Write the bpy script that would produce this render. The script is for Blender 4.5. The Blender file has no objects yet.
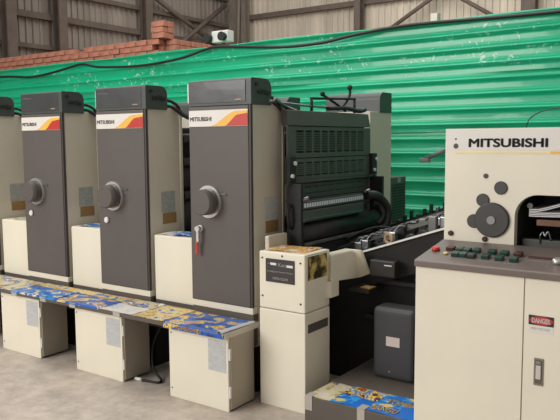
import bpy, bmesh, math, random
from mathutils import Vector, Matrix
random.seed(7)
C = bpy.context.scene.collection
PI = math.pi

# ------------------------------------------------------------------ materials
def lin(c):
    return tuple(((v/255.0)/12.92 if v/255.0 <= 0.04045 else ((v/255.0+0.055)/1.055)**2.4) for v in c) + (1.0,)

def mat(name, rgb, rough=0.5, metal=0.0, var=0.06, scale=6.0, bump=0.0, bscale=60.0, coat=0.0, spec=None, stretch=None):
    m = bpy.data.materials.new(name); m.use_nodes = True
    nt = m.node_tree; N = nt.nodes; L = nt.links
    b = N['Principled BSDF']
    b.inputs['Roughness'].default_value = rough
    b.inputs['Metallic'].default_value = metal
    if coat: b.inputs['Coat Weight'].default_value = coat
    if spec is not None: b.inputs['Specular IOR Level'].default_value = spec
    tc = N.new('ShaderNodeTexCoord')
    src = tc.outputs['Object']
    if stretch:
        mp = N.new('ShaderNodeMapping'); mp.inputs['Scale'].default_value = stretch
        L.new(src, mp.inputs['Vector']); src = mp.outputs['Vector']
    n = N.new('ShaderNodeTexNoise'); n.inputs['Scale'].default_value = scale
    n.inputs['Detail'].default_value = 5
    L.new(src, n.inputs['Vector'])
    r = N.new('ShaderNodeValToRGB')
    c = lin(rgb)
    r.color_ramp.elements[0].position = 0.3; r.color_ramp.elements[1].position = 0.7
    r.color_ramp.elements[0].color = tuple(x*(1-var) for x in c[:3]) + (1,)
    r.color_ramp.elements[1].color = tuple(min(1, x*(1+var)) for x in c[:3]) + (1,)
    L.new(n.outputs['Fac'], r.inputs['Fac']); L.new(r.outputs['Color'], b.inputs['Base Color'])
    if bump:
        n2 = N.new('ShaderNodeTexNoise'); n2.inputs['Scale'].default_value = bscale; n2.inputs['Detail'].default_value = 4
        L.new(src, n2.inputs['Vector'])
        bp = N.new('ShaderNodeBump'); bp.inputs['Strength'].default_value = bump; bp.inputs['Distance'].default_value = 0.02
        L.new(n2.outputs['Fac'], bp.inputs['Height']); L.new(bp.outputs['Normal'], b.inputs['Normal'])
    return m

def print_mat(name, stops, scale=9.0, seed=0.0, rough=0.35):
    """a generic colour print: patches of flat ink colours. stops = [(pos, rgb)...] over a warped noise"""
    m = bpy.data.materials.new(name); m.use_nodes = True
    nt = m.node_tree; N = nt.nodes; L = nt.links
    b = N['Principled BSDF']; b.inputs['Roughness'].default_value = rough
    tc = N.new('ShaderNodeTexCoord'); mp = N.new('ShaderNodeMapping')
    mp.inputs['Location'].default_value = (seed, seed*0.7, 0)
    L.new(tc.outputs['Object'], mp.inputs['Vector'])
    n = N.new('ShaderNodeTexNoise'); n.inputs['Scale'].default_value = scale; n.inputs['Detail'].default_value = 5
    n.inputs['Distortion'].default_value = 0.4
    L.new(mp.outputs['Vector'], n.inputs['Vector'])
    r = N.new('ShaderNodeValToRGB'); cr = r.color_ramp; cr.interpolation = 'CONSTANT'
    cr.elements[0].position = 0.0; cr.elements[0].color = lin(stops[0][1])
    cr.elements.remove(cr.elements[1])
    for p, c in stops[1:]:
        e = cr.elements.new(p); e.color = lin(c)
    L.new(n.outputs['Fac'], r.inputs['Fac']); L.new(r.outputs['Color'], b.inputs['Base Color'])
    return m

M = {}
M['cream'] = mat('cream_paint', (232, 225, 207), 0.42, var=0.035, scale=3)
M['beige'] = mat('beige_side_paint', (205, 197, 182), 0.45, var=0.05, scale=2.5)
M['cab_side'] = mat('shaded_cabinet_side', (172, 162, 146), 0.5, var=0.06, scale=4)  # cabinet body darkened: the shade on its right side is in this colour
M['brightwhite'] = mat('white_lettering', (248, 244, 242), 0.4, var=0.01)
M['midgrey'] = mat('worn_grey_machine_steel', (112, 112, 110), 0.4, 0.4, var=0.25, scale=15)
M['panel'] = mat('charcoal_panel_paint', (90, 84, 81), 0.5, var=0.05, scale=4)
M['trim'] = mat('dark_edge_trim', (62, 57, 56), 0.5)
M['cap'] = mat('grey_green_cover', (70, 75, 73), 0.42, var=0.12, scale=5)
M['film'] = mat('clear_film_on_cover', (66, 68, 71), 0.3, var=0.12, scale=5, bump=0.15, bscale=6, coat=0.12)
M['plinth'] = mat('plinth_grey', (92, 84, 77), 0.6)
M['black'] = mat('black_metal', (32, 33, 33), 0.55, var=0.3, scale=12)
M['blackgloss'] = mat('black_oily_metal', (40, 38, 36), 0.45, var=0.3, scale=12)
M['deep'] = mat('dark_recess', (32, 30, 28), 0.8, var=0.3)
M['guard'] = mat('dark_green_grey_guard', (84, 85, 81), 0.5, var=0.1, scale=8)
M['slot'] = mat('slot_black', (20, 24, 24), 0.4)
M['chrome'] = mat('chrome', (222, 220, 217), 0.25, 0.75, var=0.04)
M['steel'] = mat('brushed_steel', (150, 152, 155), 0.33, 1.0, var=0.08, scale=20)
M['white'] = mat('white_plastic', (225, 224, 220), 0.4, var=0.02)
M['offwhite'] = mat('white_header_paint', (226, 222, 216), 0.4, var=0.02)
M['red'] = mat('red_paint', (190, 52, 45), 0.4)
M['orange'] = mat('orange_yellow_paint', (240, 186, 78), 0.45, var=0.04)
M['yellowline'] = mat('yellow_line_paint', (236, 218, 168), 0.45, var=0.1, scale=2)
M['ink'] = mat('black_ink', (38, 40, 44), 0.5)
M['notice'] = mat('grey_blue_notice_paper', (160, 163, 160), 0.5, var=0.16, scale=26, stretch=(1, 1, 2.5))
M['notice_light'] = mat('pale_blue_notice_paper', (186, 190, 190), 0.4, var=0.1, scale=22, stretch=(1, 1, 2.5))
M['warn'] = mat('tan_warning_plate', (150, 118, 76), 0.5, var=0.18, scale=24, stretch=(1, 1, 3))
M['rubber'] = mat('black_rubber', (26, 26, 26), 0.6)
M['tape'] = mat('clear_packing_tape', (176, 170, 160), 0.25, var=0.06)
M['desk'] = mat('taupe_console_desk', (112, 101, 96), 0.38, var=0.06, scale=8)
M['desk_edge'] = mat('taupe_console_edge', (96, 87, 82), 0.45)
M['cover'] = mat('dark_plastic_cover', (68, 66, 66), 0.45)
M['green_btn'] = mat('dark_green_button', (28, 66, 54), 0.3)
M['grey_btn'] = mat('dark_grey_button', (46, 52, 50), 0.35)
M['red_btn'] = mat('red_button', (200, 55, 50), 0.35)
M['maroon_btn'] = mat('maroon_button', (74, 40, 36), 0.35)
M['yel_btn'] = mat('cream_yellow_button', (226, 200, 130), 0.35)
M['motor'] = mat('graphite_motor_cover', (56, 56, 60), 0.5, var=0.05)
M['pale_label'] = mat('pale_pink_label', (205, 190, 182), 0.5)
M['paper'] = mat('white_paper', (214, 212, 214), 0.5, var=0.05, scale=3)
M['brownbar'] = mat('brown_wood_bar', (122, 86, 66), 0.5, var=0.15, scale=10)
M['tan'] = mat('tan_wheel', (176, 142, 108), 0.5)
M['brick'] = mat('fired_brick', (180, 118, 98), 0.85, var=0.28, scale=9, bump=0.4, bscale=40)
M['girt'] = mat('rusty_brown_steel', (104, 91, 83), 0.7, var=0.15)
M['column'] = mat('grey_brown_column_steel', (132, 122, 111), 0.7, var=0.12)
M['cable'] = mat('black_cable', (24, 28, 27), 0.5)
M['handle_metal'] = mat('latch_metal', (140, 132, 122), 0.35, 0.7)
M['plate'] = mat('black_nameplate', (54, 50, 50), 0.4)
def scale_mat():
    m = mat('printed_scale_strip', (214, 222, 232), 0.4, var=0.02)
    nt = m.node_tree; N = nt.nodes; L = nt.links; b = N['Principled BSDF']
    tc = [n for n in N if n.type == 'TEX_COORD'][0]
    wv = N.new('ShaderNodeTexWave'); wv.bands_direction = 'Y'; wv.inputs['Scale'].default_value = 10.5
    L.new(tc.outputs['Object'], wv.inputs['Vector'])
    r = N.new('ShaderNodeValToRGB'); r.color_ramp.elements[0].position = 0.12; r.color_ramp.elements[1].position = 0.2
    r.color_ramp.elements[0].color = lin((120, 126, 134)); r.color_ramp.elements[1].color = lin((220, 228, 238))
    L.new(wv.outputs['Fac'], r.inputs['Fac']); L.new(r.outputs['Color'], b.inputs['Base Color'])
    return m
M['scale'] = scale_mat()
M['greytext'] = mat('grey_print', (150, 148, 146), 0.5)

# concrete floor
def floor_mat():
    m = mat('concrete_floor', (196, 184, 173), 0.55, var=0.12, scale=0.9, bump=0.15, bscale=30)
    nt = m.node_tree; N = nt.nodes; L = nt.links; b = N['Principled BSDF']
    base = b.inputs['Base Color'].links[0].from_socket
    tc = [n for n in N if n.type == 'TEX_COORD'][0]
    n2 = N.new('ShaderNodeTexNoise'); n2.inputs['Scale'].default_value = 7; n2.inputs['Detail'].default_value = 8; n2.inputs['Roughness'].default_value = 0.7
    L.new(tc.outputs['Object'], n2.inputs['Vector'])
    r = N.new('ShaderNodeValToRGB'); r.color_ramp.elements[0].position = 0.32; r.color_ramp.elements[1].position = 0.62
    r.color_ramp.elements[0].color = (0.62, 0.6, 0.58, 1); r.color_ramp.elements[1].color = (1.08, 1.07, 1.06, 1)
    L.new(n2.outputs['Fac'], r.inputs['Fac'])
    mx = N.new('ShaderNodeMix'); mx.data_type = 'RGBA'; mx.blend_type = 'MULTIPLY'; mx.inputs['Factor'].default_value = 0.8
    L.new(base, mx.inputs['A']); L.new(r.outputs['Color'], mx.inputs['B']); L.new(mx.outputs['Result'], b.inputs['Base Color'])
    return m
M['floor'] = floor_mat()

def sheet_wall_mat(name, rgb, sc):
    m = mat(name, rgb, 0.6, var=0.22, scale=0.8, stretch=(3, 3, 0.35))
    return m
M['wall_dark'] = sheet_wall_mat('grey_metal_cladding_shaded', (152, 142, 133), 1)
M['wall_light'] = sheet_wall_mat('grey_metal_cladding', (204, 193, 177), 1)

# green corrugated sheets with pale flecks painted as glints of a crinkled film
def fence_mat(name, flecks):
    m = mat(name, (14, 184, 136), 0.32, var=0.10, scale=1.3, bump=0.12, bscale=14, coat=0.25)
    nt = m.node_tree; N = nt.nodes; L = nt.links; b = N['Principled BSDF']
    base = b.inputs['Base Color'].links[0].from_socket
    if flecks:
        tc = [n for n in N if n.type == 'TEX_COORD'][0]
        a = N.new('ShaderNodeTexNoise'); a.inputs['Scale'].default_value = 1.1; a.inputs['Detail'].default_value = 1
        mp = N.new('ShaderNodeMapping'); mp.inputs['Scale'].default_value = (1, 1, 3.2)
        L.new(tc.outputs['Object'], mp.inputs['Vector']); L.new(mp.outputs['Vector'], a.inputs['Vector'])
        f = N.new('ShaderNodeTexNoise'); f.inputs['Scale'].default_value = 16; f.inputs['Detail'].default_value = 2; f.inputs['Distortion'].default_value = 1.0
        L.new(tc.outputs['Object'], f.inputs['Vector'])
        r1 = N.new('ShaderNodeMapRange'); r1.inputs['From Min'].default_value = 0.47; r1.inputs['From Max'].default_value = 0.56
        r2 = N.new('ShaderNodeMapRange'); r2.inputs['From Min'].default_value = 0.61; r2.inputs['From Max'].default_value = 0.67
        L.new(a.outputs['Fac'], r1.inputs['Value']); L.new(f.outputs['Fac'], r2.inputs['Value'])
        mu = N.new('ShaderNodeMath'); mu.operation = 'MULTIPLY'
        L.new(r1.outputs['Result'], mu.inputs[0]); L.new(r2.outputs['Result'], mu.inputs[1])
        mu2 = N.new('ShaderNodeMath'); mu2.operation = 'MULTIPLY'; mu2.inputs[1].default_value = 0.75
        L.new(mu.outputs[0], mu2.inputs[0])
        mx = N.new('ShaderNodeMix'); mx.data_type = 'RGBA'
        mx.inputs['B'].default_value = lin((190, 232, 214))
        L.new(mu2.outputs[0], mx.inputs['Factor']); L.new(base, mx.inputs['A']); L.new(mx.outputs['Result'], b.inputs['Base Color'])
    return m
M['fence'] = fence_mat('green_corrugated_sheet', False)
M['fence_glints'] = fence_mat('green_corrugated_sheet_glints', True)

BLUE = (30, 92, 178); CYAN = (40, 130, 205); YEL = (232, 196, 90); WHT = (222, 218, 210); NAVY = (30, 48, 110); REDP = (190, 70, 48); BRN = (140, 100, 60); PALE = (206, 196, 160)
P_BLUE = print_mat('blue_yellow_print', [(0, NAVY), (0.36, BLUE), (0.535, YEL), (0.58, BRN), (0.60, PALE), (0.63, REDP), (0.645, BLUE), (0.69, WHT)], 10, 1.3)
P_YEL = print_mat('yellow_blue_print', [(0, BLUE), (0.41, PALE), (0.50, YEL), (0.57, BRN), (0.595, PALE), (0.64, REDP), (0.67, PALE)], 16, 4.1)
P_WHT = print_mat('mostly_white_print', [(0, WHT), (0.57, (200, 205, 212)), (0.66, BLUE), (0.70, PALE)], 8, 7.7)
P_CYAN = print_mat('cyan_yellow_print', [(0, BLUE), (0.45, CYAN), (0.57, YEL), (0.60, WHT), (0.63, BLUE)], 13, 2.2)
P_MIX = print_mat('pale_mixed_print', [(0, (210, 205, 190)), (0.42, PALE), (0.53, (180, 150, 90)), (0.58, BLUE), (0.64, WHT)], 11, 9.4)
P_ORANGE = print_mat('orange_white_print', [(0, WHT), (0.42, (214, 150, 80)), (0.50, YEL), (0.57, (190, 96, 60)), (0.63, WHT)], 14, 3.3)
P_DARKYEL = print_mat('yellow_black_print', [(0, (54, 50, 40)), (0.44, (110, 100, 60)), (0.52, (190, 164, 80)), (0.62, (200, 186, 140))], 13, 5.2)
P_SKY = print_mat('bright_blue_print', [(0, (30, 110, 200)), (0.56, (60, 150, 215)), (0.62, YEL), (0.68, (30, 110, 200))], 6, 6.1)
P_FIG = print_mat('figures_print', [(0, (210, 205, 195)), (0.40, (90, 130, 180)), (0.48, YEL), (0.54, (150, 60, 50)), (0.58, (60, 60, 80)), (0.63, (220, 205, 150))], 15, 8.8)

# ------------------------------------------------------------------ mesh helpers
class MB:
    def __init__(s): s.bm = bmesh.new()
    def _merge(s, t, smooth=False):
        if smooth:
            for f in t.faces: f.smooth = True
        me = bpy.data.meshes.new('tmp'); t.to_mesh(me); t.free()
        s.bm.from_mesh(me); bpy.data.meshes.remove(me)
    def box(s, x0, x1, y0, y1, z0, z1, bev=0.0, seg=2, mtx=None):
        t = bmesh.new()
        bmesh.ops.create_cube(t, size=1.0)
        for v in t.verts:
            v.co = Vector(((x0+x1)/2 + v.co.x*(x1-x0), (y0+y1)/2 + v.co.y*(y1-y0), (z0+z1)/2 + v.co.z*(z1-z0)))
        if bev: bmesh.ops.bevel(t, geom=t.edges[:], offset=bev, segments=seg, affect='EDGES', profile=0.6)
        if mtx is not None: bmesh.ops.transform(t, matrix=mtx, verts=t.verts[:])
        s._merge(t); return s
    def prism(s, pts, axis, a0, a1, bev=0.0, seg=2):
        """polygon pts (2D) extruded along axis: 'x' -> pts=(y,z); 'y' -> (x,z); 'z' -> (x,y)"""
        t = bmesh.new()
        def mk(p, a):
            return {'x': (a, p[0], p[1]), 'y': (p[0], a, p[1]), 'z': (p[0], p[1], a)}[axis]
        A = [t.verts.new(mk(p, a0)) for p in pts]; B = [t.verts.new(mk(p, a1)) for p in pts]
        n = len(pts)
        t.faces.new(A); t.faces.new(B[::-1])
        for i in range(n): t.faces.new((A[i], B[i], B[(i+1) % n], A[(i+1) % n]))
        bmesh.ops.recalc_face_normals(t, faces=t.faces[:])
        if bev: bmesh.ops.bevel(t, geom=t.edges[:], offset=bev, segments=seg, affect='EDGES', profile=0.6)
        s._merge(t); return s
    def cyl(s, p0, p1, r0, r1=None, n=20, bev=0.0):
        r1 = r0 if r1 is None else r1
        p0 = Vector(p0); p1 = Vector(p1); d = p1-p0
        t = bmesh.new()
        bmesh.ops.create_cone(t, cap_ends=True, segments=n, radius1=r0, radius2=r1, depth=d.length)
        if bev:
            es = [e for e in t.edges if len(e.link_faces) == 2 and any(len(f.verts) > 4 for f in e.link_faces)]
            bmesh.ops.bevel(t, geom=es, offset=bev, segments=2, affect='EDGES')
        q = Vector((0, 0, 1)).rotation_difference(d.normalized()).to_matrix().to_4x4()
        bmesh.ops.transform(t, matrix=Matrix.Translation((p0+p1)/2) @ q, verts=t.verts[:])
        for f in t.faces: f.smooth = len(f.verts) == 4
        s._merge(t); return s
    def ball(s, c, r, sc=(1, 1, 1), n=14):
        t = bmesh.new(); bmesh.ops.create_uvsphere(t, u_segments=n, v_segments=n//2+2, radius=r)
        for v in t.verts: v.co = Vector((c[0]+v.co.x*sc[0], c[1]+v.co.y*sc[1], c[2]+v.co.z*sc[2]))
        s._merge(t, True); return s
    def tube(s, path, r, n=8, sm=True, closed=False):
        P = [Vector(p) for p in path]
        if sm and len(P) > 2:
            Q = []
            m = len(P)
            rng = range(m if closed else m-1)
            for i in rng:
                a = P[(i-1) % m] if (closed or i > 0) else P[i]; b = P[i]; c = P[(i+1) % m]
                d = P[(i+2) % m] if (closed or i+2 < m) else c
                for k in range(6):
                    u = k/6
                    Q.append(0.5*((2*b)+(c-a)*u+(2*a-5*b+4*c-d)*u*u+(3*b-a-3*c+d)*u**3))
            if not closed: Q.append(P[-1])
            P = Q
        t = bmesh.new(); rings = []
        up = Vector((0.13, 0.21, 0.97)).normalized(); m = len(P)
        for i, p in enumerate(P):
            tg = (P[(i+1) % m]-P[i-1]) if closed else (P[min(i+1, m-1)]-P[max(i-1, 0)])
            tg.normalize()
            a = tg.cross(up)
            if a.length < 0.05: a = tg.cross(Vector((1, 0, 0)))
            a.normalize(); b = tg.cross(a)
            rings.append([t.verts.new(p + (a*math.cos(2*PI*k/n)+b*math.sin(2*PI*k/n))*r) for k in range(n)])
        for i in range(m if closed else m-1):
            j = (i+1) % m
            for k in range(n):
                t.faces.new((rings[i][k], rings[i][(k+1) % n], rings[j][(k+1) % n], rings[j][k]))
        if not closed:
            t.faces.new(rings[0][::-1]); t.faces.new(rings[-1])
        bmesh.ops.recalc_face_normals(t, faces=t.faces[:])
        for f in t.faces: f.smooth = len(f.verts) == 4
        s._merge(t); return s
    def ring(s, c, axis, R, r, n=32, k=8):
        ax = Vector(axis).normalized()
        a = ax.orthogonal().normalized(); b = ax.cross(a)
        c = Vector(c)
        return s.tube([c + (a*math.cos(2*PI*i/n)+b*math.sin(2*PI*i/n))*R for i in range(n)], r, k, sm=False, closed=True)
    def annulus(s, c, R0, R1, y0, y1, a0=0, a1=2*PI, n=40):
        """flat ring in the x-z plane between y0 and y1"""
        t = bmesh.new(); V = []
        full = abs(a1-a0-2*PI) < 1e-6
        for i in range(n if full else n+1):
            a = a0+(a1-a0)*i/n
            V.append([t.verts.new((c[0]+R*math.cos(a), y, c[2]+R*math.sin(a))) for R, y in ((R0, y1), (R0, y0), (R1, y0), (R1, y1))])
        m = len(V)
        for i in range(m if full else m-1):
            j = (i+1) % m
            for k in range(4): t.faces.new((V[i][k], V[i][(k+1) % 4], V[j][(k+1) % 4], V[j][k]))
        if not full: t.faces.new(V[0][::-1]); t.faces.new(V[-1])
        bmesh.ops.recalc_face_normals(t, faces=t.faces[:])
        s._merge(t); return s
    def grid(s, f, nu, nv, thick=None):
        t = bmesh.new()
        V = [[t.verts.new(f(i/nu, j/nv)) for j in range(nv+1)] for i in range(nu+1)]
        for i in range(nu):
            for j in range(nv): t.faces.new((V[i][j], V[i+1][j], V[i+1][j+1], V[i][j+1]))
        bmesh.ops.recalc_face_normals(t, faces=t.faces[:])
        if thick: bmesh.ops.solidify(t, geom=t.faces[:], thickness=thick)
        s._merge(t); return s
    def build(s, name, m, parent=None):
        me = bpy.data.meshes.new(name); s.bm.to_mesh(me); s.bm.free()
        if m: me.materials.append(m)
        o = bpy.data.objects.new(name, me); C.objects.link(o)
        if parent: o.parent = parent
        return o

def thing(name, label, cat, loc=(0, 0, 0), group=None):
    o = bpy.data.objects.new(name, None); o.empty_display_size = 0.1; C.objects.link(o)
    o.location = loc; return tag(o, label, cat, group)
def tag(o, label, cat, group=None, kind=None):
    o['label'] = label; o['category'] = cat
    if group: o['group'] = group
    if kind: o['kind'] = kind
    return o
def struct(o, label=None):
    o['kind'] = 'structure'
    if label: o['label'] = label
    return o
def copy_tree(o, parent=None):
    c = o.copy(); C.objects.link(c)
    if parent: c.parent = parent
    for ch in o.children: copy_tree(ch, c)
    return c

def lettering(body, x0, x1, z0, z1, y, m, parent, name='lettering', depth=0.0012, bold=0.0):
    """raised letters facing -y, fitted into the box x0..x1, z0..z1"""
    cu = bpy.data.curves.new('txt', 'FONT'); cu.body = body; cu.size = 1; cu.extrude = 0.02; cu.resolution_u = 4
    ob = bpy.data.objects.new('txt', cu); C.objects.link(ob)
    dg = bpy.context.evaluated_depsgraph_get(); dg.update()
    me = bpy.data.meshes.new_from_object(ob.evaluated_get(dg))
    bpy.data.objects.remove(ob); bpy.data.curves.remove(cu)
    xs = [v.co.x for v in me.vertices]; ys = [v.co.y for v in me.vertices]
    ax, bx, ay, by = min(xs)-bold, max(xs)+bold, min(ys)-bold, max(ys)+bold
    if bold:                                   # heavier strokes: the outline struck several times, slightly shifted
        bmm = bmesh.new()
        for dx, dy in ((0, 0), (1, 0), (-1, 0), (0, 1), (0, -1), (.7, .7), (-.7, .7), (.7, -.7), (-.7, -.7)):
            k = len(bmm.verts); bmm.from_mesh(me); bmm.verts.ensure_lookup_table()
            for v in bmm.verts[k:]: v.co.x += dx*bold; v.co.y += dy*bold; v.co.z += 0.0012*(k % 97 if False else (dx*3+dy*7+10))*0.2
        bmm.to_mesh(me); bmm.free()
    for v in me.vertices:
        X = x0+(v.co.x-ax)/(bx-ax)*(x1-x0); Z = z0+(v.co.y-ay)/(by-ay)*(z1-z0)
        v.co = (X, y - v.co.z/0.02*depth*0.5, Z)
    me.materials.clear(); me.materials.append(m); me.name = name
    o = bpy.data.objects.new(name, me); C.objects.link(o); o.parent = parent
    return o

def holed_plate(outer, holes, y0, y1, name, m, parent):
    """plate in the x-z plane with holes, between y0 (front) and y1"""
    cu = bpy.data.curves.new('c', 'CURVE'); cu.dimensions = '2D'; cu.fill_mode = 'BOTH'
    for pts in [outer]+holes:
        sp = cu.splines.new('POLY'); sp.points.add(len(pts)-1); sp.use_cyclic_u = True
        for p, q in zip(sp.points, pts): p.co = (q[0], q[1], 0, 1)
    cu.extrude = (y1-y0)/2
    ob = bpy.data.objects.new('c', cu); C.objects.link(ob)
    dg = bpy.context.evaluated_depsgraph_get(); dg.update()
    me = bpy.data.meshes.new_from_object(ob.evaluated_get(dg))
    bpy.data.objects.remove(ob); bpy.data.curves.remove(cu)
    for v in me.vertices: v.co = (v.co.x, (y0+y1)/2 - v.co.z, v.co.y)
    me.materials.clear(); me.materials.append(m); me.name = name
    o = bpy.data.objects.new(name, me); C.objects.link(o); o.parent = parent
    return o

# ------------------------------------------------------------------ camera
cam = bpy.data.cameras.new('camera'); co = bpy.data.objects.new('camera', cam); C.objects.link(co)
f_px, yaw, pitch, roll = 690.0, math.radians(35.36), math.radians(5.743), math.radians(-0.366)
fw = Vector((-math.sin(yaw)*math.cos(pitch), math.cos(yaw)*math.cos(pitch), -math.sin(pitch)))
rt = Vector((math.cos(yaw), math.sin(yaw), 0)); up = rt.cross(fw)
r2 = rt*math.cos(roll)+up*math.sin(roll); u2 = -rt*math.sin(roll)+up*math.cos(roll)
mw = Matrix(((r2.x, u2.x, -fw.x, 0), (r2.y, u2.y, -fw.y, 0), (r2.z, u2.z, -fw.z, 1.6), (0, 0, 0, 1)))
co.matrix_world = mw
cam.sensor_width = 36; cam.lens = f_px/560*36; cam.clip_start = 0.05; cam.clip_end = 100
bpy.context.scene.camera = co

# ------------------------------------------------------------------ setting
struct(MB().box(-13.2, 4, -4, 16.4, -0.2, 0).build('floor', M['floor']))
def ribbed(along, length, x0, x1, z0, z1, name, m):
    """vertical-ribbed cladding; along 'x' at y=length, 'y' at x=length"""
    t = MB(); per = 0.17; n = int((x1-x0)/per)
    prof = []
    for i in range(n+1):
        u = x0+i*per
        for du, h in ((0, 0), (0.09, 0), (0.105, 0.035), (0.155, 0.035)): prof.append((min(u+du, x1+0.2), h))
    bm = t.bm
    for k in range(len(prof)-1):
        (ua, ha), (ub, hb) = prof[k], prof[k+1]
        if along == 'x': q = [(ua, length-ha, z0), (ub, length-hb, z0), (ub, length-hb, z1), (ua, length-ha, z1)]
        else: q = [(length+ha, ua, z0), (length+hb, ub, z0), (length+hb, ub, z1), (length+ha, ua, z1)]
        bm.faces.new([bm.verts.new(p) for p in q])
    if along == 'x': t.box(x0, x1, length+0.01, length+0.08, z0, z1)
    else: t.box(length-0.08, length-0.01, x0, x1, z0, z1)
    return struct(t.build(name, m))
YW, XW = 16.0, -12.95
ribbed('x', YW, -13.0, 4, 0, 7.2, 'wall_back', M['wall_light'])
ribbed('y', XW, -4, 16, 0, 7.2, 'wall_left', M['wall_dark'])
ti = [0]
def trim(mb, m):
    ti[0] += 1
    return struct(mb.build('trim_%d' % ti[0], m))
# girts on the left wall, running along y
for z, h in ((3.62, .09), (4.27, .13), (4.85, .1), (5.6, .12)):
    trim(MB().box(XW+.04, XW+.16, -4, 15.9, z-h/2, z+h/2), M['girt'])
# girts on the back wall
for z, h in ((3.4, .12), (5.08, .13), (6.4, .13)):
    trim(MB().box(-12.7, 4, YW-.16, YW-.04, z-h/2, z+h/2), M['girt'])
# columns: I-sections
def icol(x, y, w, d, m, along='x'):
    b = MB(); t = .03
    if along == 'x':
        b.box(x-w/2, x+w/2, y, y+t, 0, 7.2); b.box(x-w/2, x+w/2, y+d-t, y+d, 0, 7.2); b.box(x-t/2, x+t/2, y+t, y+d-t, 0, 7.2)
    else:
        b.box(x, x+t, y-w/2, y+w/2, 0, 7.2); b.box(x+d-t, x+d, y-w/2, y+w/2, 0, 7.2); b.box(x+t, x+d-t, y-t/2, y+t/2, 0, 7.2)
    return trim(b, m)
for y in (5.4, 8.45, 9.7, 12.25): icol(XW+.17, y, .22, .22, M['girt'], 'y')
icol(-12.62, YW-.42, .5, .26, M['column'])
icol(-12.3, YW-.42, .16, .22, M['column'])
icol(-8.66, YW-.42, .17, .25, M['girt'])
icol(-4.45, YW-.42, .3, .25, M['girt'])
# braces on the left wall and the back wall
def brace(p, q, r, m): trim(MB().tube([p, q], r, 6, sm=False), m)
brace((XW+.24, 12.5, 5.2), (XW+.24, 14.9, 4.25), .06, M['girt'])
brace((XW+.28, 13.1, 3.9), (XW+.28, 15.3, 5.4), .06, M['girt'])
brace((-13.0+.55, YW-.5, 3.6), (-12.35, YW-.5, 5.9), .05, M['column'])
brace((-8.0, YW-.3, 4.2), (-6.3, YW-.3, 5.15), .05, M['girt'])
brace((-6.5, YW-.32, 5.15), (-5.0, YW-.32, 4.2), .05, M['girt'])

# ------------------------------------------------------------------ corrugated fence
FY, FZ = 6.5, 2.74
fence = thing('corrugated_fence', 'tall green corrugated sheet fence running behind the whole printing press', 'fence', (-4.5, FY, 0))
rows = [(2.22, FZ, 'fence_glints'), (1.67, 2.235, 'fence'), (1.12, 1.685, 'fence'), (0.57, 1.135, 'fence'), (0.02, 0.585, 'fence')]
for k, (z0, z1, mk) in enumerate(rows):
    per = .141
    def prof(v, z0=z0, z1=z1, k=k):
        z = z0+(z1-z0)*v
        ph = ((z+0.02) / per) % 1.0
        # narrow crest, broad valley
        h = 0.040*math.exp(-((ph-0.5)/(0.13 if ph < .5 else .17))**2)
        return z, h
    nseg = int((z1-z0)/per*14)
    def f(u, v, k=k, prof=prof):
        z, h = prof(v)
        x = -8.0+14.3*u if False else -8.0+14.0*u
        w = 0.012*math.sin(x*1.7+k*2)+0.008*math.sin(x*4.1+k)
        top = 0.006*math.sin(x*3+1) if k == 0 and v > 0.98 else 0
        return (x, -h + w - 0.012*(1-v), z + top + 0.012*x*0.18)
    sh = MB().grid(f, 90, nseg)
    for fc in sh.bm.faces: fc.smooth = True
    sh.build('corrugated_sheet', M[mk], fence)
cap = MB().grid(lambda u, v: (-8.0+14*u, 0.0+0.13*v, FZ+.0+0.012*(-8+14*u)*.18+0.01*v+0.006*math.sin(u*50)), 90, 2)
cap.build('folded_top_edge', M['fence'], fence)
for x in (-7.6, -5.2, -2.8, -.4, 2, 4.4):
    MB().box(x-.04, x+.04, .05, .13, 0, 2.7).build('post', M['girt'], fence)

cab = [(-11.9, 2.64), (-9.92, 2.62), (-9.15, 2.575), (-8.67, 2.60), (-8.2, 2.655), (-7.92, 2.68), (-7.57, 2.62), (-6.78, 2.585), (-6.07, 2.625), (-5.65, 2.70), (-5.38, 2.715), (-4.54, 2.64), (-4.01, 2.64), (-3.65, 2.68), (-3.24, 2.715), (-2.86, 2.725), (-2.36, 2.715), (-1.56, 2.70), (0.5, 2.70), (3, 2.71)]
tag(MB().tube([(x, FY-.085, z) for x, z in cab], .017, 6).build('power_cable', M['cable']), 'long black cable sagging along the top of the green fence', 'cable')

jb = thing('junction_box', 'small beige box fixed on top edge of green fence near the right roof brace', 'box', (-2.76, 6.5, 2.765))
MB().box(-.04, .04, 0.02, .09, -.02, .07, .006).build('box_body', M['beige'], jb)
MB().box(-.035, .035, .012, .02, -.01, .06, .003).build('lid', M['cream'], jb)
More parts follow.
